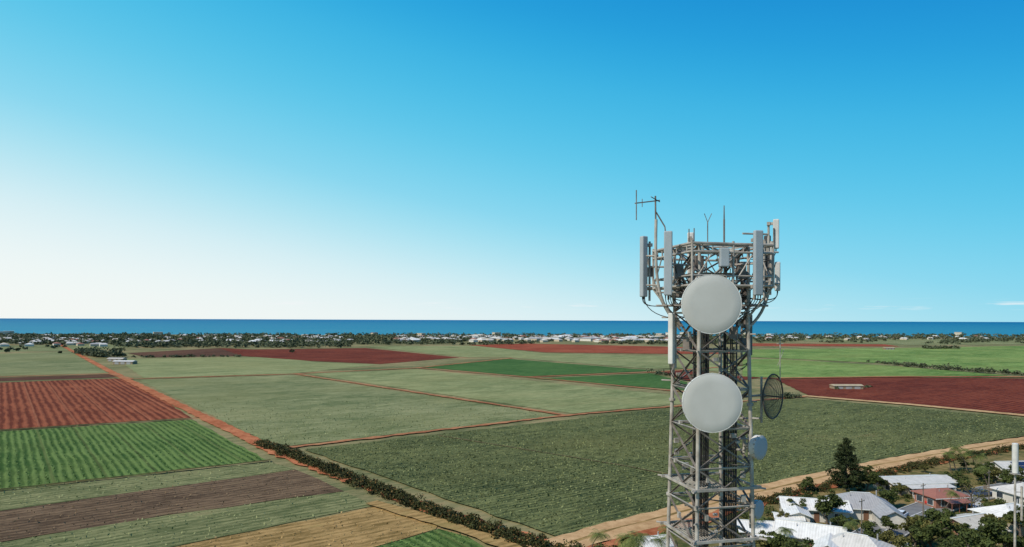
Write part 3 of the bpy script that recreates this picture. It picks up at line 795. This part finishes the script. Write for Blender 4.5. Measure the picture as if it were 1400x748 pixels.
def hw_(z_): return .80+(40-z_)*.0186 if z_ < 40 else .80
def corner(i, z_, e=0.0):
    a = ROT+math.pi/4+i*math.pi/2; r = (hw_(z_)+e)*math.sqrt(2)
    return Vector((TX+r*math.cos(a), TY+r*math.sin(a), z_))
g = MB()
for i in range(4):
    g.tube(corner(i, 0), corner(i, 40), .056, 10); g.tube(corner(i, 40), corner(i, ZT), .046, 10)
    for z_ in np.arange(1.5, 41, 3.0):
        g.tube(corner(i, z_-.04), corner(i, z_+.04), .1, 10)
g.obj('legs', [M_galv], TW)
g = MB(); gh = MB(); zz = 0.0; lv = []
while zz < 41.4:
    lv.append(zz); zz += 1.15
lv.append(ZT)
for a, b_ in zip(lv[:-1], lv[1:]):
    for i in range(4):
        j = (i+1) % 4
        g.angle(corner(i, a), corner(j, b_), .048); g.angle(corner(j, a, .02), corner(i, b_, .02), .048)
        gh.angle(corner(i, b_), corner(j, b_), .06)
    g.angle(corner(0, b_), corner(2, b_), .04); g.angle(corner(1, b_), corner(3, b_), .04)
g.obj('bracing', [M_brace], TW); gh.obj('horizontal_struts', [M_galv], TW)
# ladder, cable trays and feeder cables inside
ex = Vector((math.cos(ROT), math.sin(ROT), 0)); ey = Vector((-math.sin(ROT), math.cos(ROT), 0)); O = Vector((TX, TY, 0))
g = MB(); gc = MB()
def up(x, y, z0, z1, r, b=None, n=6): (b or g).tube(O+ex*x+ey*y+Vector((0, 0, z0)), O+ex*x+ey*y+Vector((0, 0, z1)), r, n)
for x0, y0 in ((-.42, .25), (.30, -.30)):
    up(x0, y0, 0, 42, .03); up(x0+.42, y0, 0, 42, .03)
    for z_ in np.arange(.3, 42, .3): g.tube(O+ex*x0+ey*y0+Vector((0, 0, z_)), O+ex*(x0+.42)+ey*y0+Vector((0, 0, z_)), .014, 5)
g.obj('access_ladder', [M_brace], TW)
random.seed(2)
for i in range(10): up(-.44+i*.056, .20+.01*(i % 2), 0, 41.2-(i % 3)*.4, .023, gc)
for i in range(8): up(.26+i*.056, -.36, 0, 41.0-(i % 4)*.9, .022, gc)
for i in range(6): up(-.56+i*.05, -.45, 0, 38.6+(i % 2)*2, .018, gc)
gc.obj('feeder_cables', [M_cable], TW)
# rest platforms
g = MB()
for z_ in (35.05, 33.55, 31, 28, 24, 20, 15, 10, 5):
    R = Matrix.Rotation(ROT, 3, 'Z'); h_ = hw_(z_)+.11
    for s in (-1, 1):
        g.box(O+ey*(s*h_)+Vector((0, 0, z_)), (2*h_+.25, .05, .075), R); g.box(O+ex*(s*h_)+Vector((0, 0, z_+.003)), (.05, 2*h_-.08, .07), R)
    for i in range(12): g.box(O+ex*(-h_+.1+i*.09)+Vector((0, 0, z_-.02)), (.02, 2*h_-.1, .03), R)
    for i in range(4): g.tube(corner(i, z_, .0), corner(i, z_, .28), .03, 6)
g.obj('rest_platforms', [M_galv], TW)

# ---- head frame: square ring of pipes carried outside the tower body
HR = 1.3
def hp(i, z_, r=HR):
    a = ROT+math.radians(-135+45*i); rr = r*(math.sqrt(2) if i % 2 == 0 else 1)
    return Vector((TX+rr*math.cos(a), TY+rr*math.sin(a), z_))
g = MB()
for z_, r in ((42.22, .042), (41.98, .035), (41.3, .025), (41.02, .035)):
    for i in range(8): g.tube(hp(i, z_), hp(i+1, z_), r, 8)
for i in range(8):
    g.tube(hp(i, 41.02), hp(i, 42.3), .035, 8)
    for t in (.25, .5, .75):
        a = hp(i, 41.98).lerp(hp(i+1, 41.98), t); g.tube(a, a+Vector((0, 0, .24)), .02, 6)
    a = hp(i, 41.98).lerp(hp(i+1, 41.98), .5); g.tube(hp(i, 41.02), a, .02, 6)
for i in range(4):
    for z_ in (42.22, 41.0):
        a = corner(i, z_); q = 4+2*i
        for e_ in (-1, 0, 1): g.tube(a, hp(q+e_, z_), .03, 8)
    g.tube(corner(i, 40.1), hp(4+2*i, 41.02), .035, 8); g.tube(corner(i, 40.3), hp(5+2*i, 41.02), .025, 8)
    g.angle(corner(i, 41.0), corner((i+1) % 4, ZT), .07)
g.tube(corner(0, ZT), corner(2, ZT), .03); g.tube(corner(1, ZT), corner(3, ZT), .03)
g.obj('head_frame', [M_galv], TW)
g = MB()
for i in range(8):
    for t in np.linspace(0, 1, 9):
        a = hp(i, 41.0, HR-.03).lerp(hp(i+1, 41.0, HR-.03), t); b_ = hp(i, 41.0, .95).lerp(hp(i+1, 41.0, .95), t); g.tube(a, b_, .01, 4)
    g.tube(hp(i, 41.0, .95), hp(i+1, 41.0, .95), .02, 6)
g.obj('walkway_grating', [M_brace], TW)
# outriggers sweeping down to the tower body
g = MB()
g.curve(P(897, 300, 20.6), P(895, 380, 20.6), P(897, 418, 20.6), P(931, 446, 20.7), .045, 8, 12)
g.curve(P(1055, 330, 20.8), P(1054, 400, 20.8), P(1052, 428, 20.8), P(1013, 456, 20.8), .045, 8, 12)
g.curve(P(884, 350, 21.6), P(897, 400, 21.6), P(905, 420, 21.6), P(931, 452, 21.6), .035, 8, 10)
g.tube(P(897, 400, 20.6), P(932, 400, 20.7), .03, 8); g.tube(P(1054, 385, 20.8), P(1012, 385, 20.8), .03, 8)
g.tube(P(897, 418, 20.6), P(1050, 418, 20.7), .035, 8); g.tube(P(880, 350, 20.9), P(900, 350, 20.7), .03, 8); g.tube(P(1040, 345, 20.9), P(1064, 345, 21.1), .03, 8)
g.tube(P(880, 390, 20.9), P(900, 390, 20.7), .025, 8); g.tube(P(1040, 388, 20.9), P(1066, 388, 21.1), .025, 8)
g.obj('outrigger_pipes', [M_galv], TW)

def panel(name, x, yt, yb, Y, wd, yaw, dp=.13, mat=M_panel, pole=True):
    t = P(x, yt, Y); b_ = P(x, yb, Y); R = Matrix.Rotation(math.radians(yaw), 3, 'Z'); c = (t+b_)/2; h_ = t.z-b_.z
    g = MB(); g.box(c, (wd, dp, h_), R); o = g.obj(name, [mat], TW, bevel=.03)
    bk = R@Vector((0, 1, 0)); g = MB()
    if pole:
        pc = c+bk*(dp/2+.13)
        g.tube(pc-Vector((0, 0, h_/2+.12)), pc+Vector((0, 0, h_/2-.15)), .035, 8)
        for s in (-.36, .36):
            g.box(c+bk*(dp/2+.07)+Vector((0, 0, s*h_)), (.1, .14, .08), R); g.box(pc+Vector((0, 0, s*h_)), (.16, .1, .1), R)
        g.tube(pc, pc.lerp(Vector((TX, TY, pc.z)), .45), .03, 6)
    g.obj('panel_mount', [M_galv], TW)
    g = MB()
    for s in (-.3, 0, .3):
        q = c-Vector((0, 0, h_/2))+R@Vector((s*wd, 0, 0)); g.tube(q, q-Vector((0, 0, .07)), .018, 6)
        e = Vector((TX+(q.x-TX)*.35, TY+(q.y-TY)*.35, q.z-.35+random.uniform(-.3, .2)))
        g.curve(q-Vector((0, 0, .05)), q-Vector((0, 0, .38)), e+Vector(((q.x-e.x)*.6, 0, -.12)), e, .013, 5, 10)
    g.obj('jumper_cables', [M_cable], TW)
panel('panel_antenna', 880, 323, 406, 20.9, .17, -62, .2)
panel('panel_antenna', 913.5, 316, 404, 19.9, .24, -16)
panel('panel_antenna', 944, 318, 394, 22.6, .2, 165, mat=M_white)
panel('panel_antenna', 1036.5, 315, 404, 19.6, .27, 14)
panel('panel_antenna', 1061, 300, 340, 21.3, .2, 70, .18, M_white)
panel('panel_antenna', 1063, 358, 398, 21.2, .13, 75, .16, M_white)
panel('panel_antenna', 1049, 322, 400, 22.2, .2, 130, mat=M_dark)
panel('panel_antenna', 918, 428, 498, 20.3, .17, -50, .14, M_white)
panel('panel_antenna', 1024, 430, 486, 21.3, .2, 60, .18, M_dark)
panel('panel_antenna', 990, 339, 365, 19.6, .27, 0, .18)
# remote radio units & small boxes
g = MB(); random.seed(12)
for x, y, Y, s in ((928, 372, 20.3, .26), (1013, 372, 20.2, .26), (955, 360, 21.4, .3), (1003, 455, 20.6, .24), (940, 470, 21, .25), (1020, 405, 21.3, .26),
                   (930, 398, 22, .28), (1005, 352, 22, .25), (888, 372, 21.2, .18), (1052, 372, 21.3, .2), (1022, 440, 20.9, .25), (1017, 470, 20.9, .22)):
    g.box(P(x, y, Y), (s, .16, s*1.6), Matrix.Rotation(random.uniform(-.6, .6), 3, 'Z'))
g.obj('radio_units', [M_brace], TW, bevel=.015)
# loose cable bundles under the head frame
g = MB()
for i in range(34):
    a = random.uniform(0, 6.28); r = random.uniform(.9, 1.6); p0 = Vector((TX+r*math.cos(a), TY+r*math.sin(a), random.uniform(40.9, 42.0)))
    p3 = Vector((TX+random.uniform(-.4, .4), TY+random.uniform(-.4, .4), random.uniform(39.8, 41.2)))
    g.curve(p0, p0-Vector((0, 0, .5)), p3+Vector(((p0.x-TX)*.5, (p0.y-TY)*.5, -.2)), p3, .016, 5, 9)
g.obj('cable_bundles', [M_cable], TW)
# whips and aerials
g = MB()
g.tube(P(990, 345, 21), P(990, 300, 21), .028, 8); g.tube(P(990, 300, 21), P(990, 281, 21), .022, 8, .014)
g.tube(P(967.5, 345, 21), P(967.5, 303, 21), .018, 6); g.tube(P(967.5, 304, 21), P(963, 292, 21), .011, 5); g.tube(P(967.5, 304, 21), P(973, 292, 21), .011, 5)
g.tube(P(942, 345, 21.6), P(942, 313, 21.6), .02, 6); g.tube(P(949, 340, 21.6), P(949, 312, 21.6), .02, 6)
g.tube(P(968, 335, 21), P(984, 352, 21), .01, 5); g.tube(P(968, 335, 21), P(950, 352, 21), .01, 5)
g.tube(P(1058, 345, 21.2), P(1058, 312, 21.2), .025, 6)
g.obj('whip_antennas', [M_brace], TW)
g = MB()
g.tube(P(897, 345, 20.6), P(896, 268, 20.6), .026, 8); g.tube(P(868, 278, 20.4), P(902, 274, 20.7), .018, 6); g.tube(P(870, 260, 20.4), P(870, 301, 20.4), .018, 6)
g.tube(P(890, 269, 20.3), P(902, 276, 20.9), .014, 5); g.tube(P(897, 290, 20.6), P(909, 310, 20.6), .022, 6); g.tube(P(909, 310, 20.6), P(912, 340, 20.6), .022, 6)
g.tube(P(878, 272, 20.4), P(878, 283, 20.4), .012, 6)
g.obj('dipole_antenna', [M_brace], TW)
# ---- large microwave dishes
def dish(name, x, y, Y, r, axis, depth=.34, face=M_dish, rimm=M_white):
    c = P(x, y, Y); ax = Vector(axis).normalized()
    g = MB(); g.revolve([(r*1.0, 0), (r*.97, .012), (r*.7, .022), (r*.35, .028), (0, .03)], c, ax); g.obj(name+'_radome', [face], TW, smooth=True)
    g = MB(); g.revolve([(r*.995, .006), (r*1.025, .006), (r*1.025, -.05), (r*1.0, -.05), (r*1.0, -depth*.6), (r*.6, -depth*.95), (r*.2, -depth*1.12), (.0, -depth*1.14)], c, ax); g.obj(name+'_shroud', [rimm], TW)
    g = MB(); b_ = c-ax*depth*1.12; g.tube(b_, b_-ax*.22, max(.06, r*.14), 12)
    sd = ax.cross(Vector((0, 0, 1))).normalized()
    for i in range(16):
        t = i*math.pi/8; q = c+(sd*math.cos(t)+Vector((0, 0, 1))*math.sin(t))*r*1.02; g.box(q-ax*.02, (.03, .05, .03))
    for s in (-1, 1):
        g.tube(c-ax*depth*.8+sd*r*.6*s, b_-ax*.3+Vector((0, 0, -.2)), .025, 6)
    g.tube(b_-ax*.22-Vector((0, 0, r*.7)), b_-ax*.22+Vector((0, 0, r*.7)), .05, 8)
    for s in (-.5, .5): q = b_-ax*.22+Vector((0, 0, r*s)); g.tube(q, Vector((TX+(q.x-TX)*.3, TY, q.z)), .035, 6)
    g.obj(name+'_mount', [M_galv], TW)
dish('large_dish', 973, 416, 19.0, .81, (-.03, -1, -.01), .3)
dish('large_dish', 974, 551, 19.0, .81, (-.03, -1, -.01), .3)
M_bluey = simple_mat('small_dish_radome', (.4, .42, .44, 1), (.34, .36, .38, 1), 2, .6, .25)
dish('small_dish', 1040, 612, 20.3, .35, (.62, -.78, -.03), .3, M_bluey)
dish('small_dish', 1038, 697, 20.5, .27, (.66, -.75, -.03), .22, M_bluey)
g = MB()
g.tube(P(1010, 600, 20.6), P(1030, 600, 20.8), .03, 6); g.tube(P(1010, 626, 20.6), P(1030, 626, 20.8), .03, 6); g.tube(P(1024, 585, 20.8), P(1024, 645, 20.8), .04, 8)
g.tube(P(1010, 690, 20.8), P(1030, 690, 20.9), .03, 6); g.tube(P(1026, 675, 20.9), P(1026, 722, 20.9), .035, 8)
# grid dish arms
g.tube(P(1000, 544, 20.8), P(1046, 540, 20.7), .035, 8); g.tube(P(1000, 572, 20.8), P(1042, 572, 20.7), .028, 6); g.tube(P(1041, 515, 20.7), P(1041, 578, 20.7), .035, 8)
g.tube(P(1066.5, 520, 20.5), P(1066.5, 457, 20.5), .014, 6); g.tube(P(1062, 470, 20.5), P(1071, 470, 20.5), .01, 5); g.tube(P(1063, 500, 20.5), P(1072, 478, 20.5), .008, 5)
g.obj('side_arms', [M_galv], TW)
# grid parabolic antenna
g = MB(); c = P(1057, 542, 20.6); ax = Vector((.7, -.71, 0)).normalized(); sd = ax.cross(Vector((0, 0, 1))).normalized(); R0 = .67
def gp(a, b_): rr = a*a+b_*b_; return c+sd*a*R0+Vector((0, 0, b_*R0))+ax*(.24*(rr-1)*R0/.655)
for i in range(40):
    t0, t1 = 2*math.pi*i/40, 2*math.pi*(i+1)/40
    g.tube(gp(math.cos(t0), math.sin(t0)), gp(math.cos(t1), math.sin(t1)), .022, 5)
for i in range(-20, 21):
    b_ = i/21; e = math.sqrt(1-b_*b_); ps = [gp(e*t, b_) for t in np.linspace(-1, 1, 7)]; g.path(ps, .0065, 4)
for a in np.linspace(-.9, .9, 21):
    e = math.sqrt(1-a*a); ps = [gp(a, e*t) for t in np.linspace(-1, 1, 9)]; g.path(ps, .0065, 4)
g.tube(c-ax*.3, c+ax*.28, .02, 6); g.tube(c+ax*.28-Vector((0, 0, .09)), c+ax*.28+Vector((0, 0, .09)), .025, 6)
for s in (-1, 1): g.tube(gp(0, .6*s), c+ax*.25, .008, 4)
g.tube(c-ax*.25, P(1041, 542, 20.7), .04, 6)
g.obj('grid_dish', [M_mesh], TW)
# odd clamps, boxes, tie bars that clutter the body of the tower
g = MB(); random.seed(8)
for i in range(60):
    z_ = random.uniform(32.5, 40.2); f = random.randrange(4); t = random.uniform(.1, .9)
    q = corner(f, z_).lerp(corner((f+1) % 4, z_), t); g.box(q, (random.uniform(.05, .16), random.uniform(.05, .12), random.uniform(.05, .2)), Matrix.Rotation(ROT, 3, 'Z'))
for i in range(16):
    z_ = 32.6+i*.5; f = random.randrange(4); a = corner(f, z_); b_ = corner(f, z_, random.uniform(.1, .3)); g.tube(a, b_, .025, 6)
g.obj('clamps_and_brackets', [M_galv], TW)

# second slim mast at the right
E = empty('antenna_mast', (0, 0, 0))
t = P(1388, 606, 60); b_ = P(1388, 647, 60)
g = MB(); g.tube((t.x, t.y, b_.z), t, .24, 20); g.obj('radome', [M_white], E, bevel=.05)
g = MB(); g.tube((t.x, t.y, 0), (t.x, t.y, b_.z), .16, 10, .08); g.box((t.x, t.y, b_.z-.05), (.6, .6, .08))
q = P(1397, 665, 60); g.tube((q.x, 60, q.z), (q.x, 60, q.z-3), .1, 8); g.tube((q.x, 60, q.z-.5), (t.x, 60, q.z-.5), .04, 6); g.tube((q.x, 60, q.z-2.2), (t.x, 60, q.z-2.2), .04, 6)
g.obj('pole', [M_galv], E)
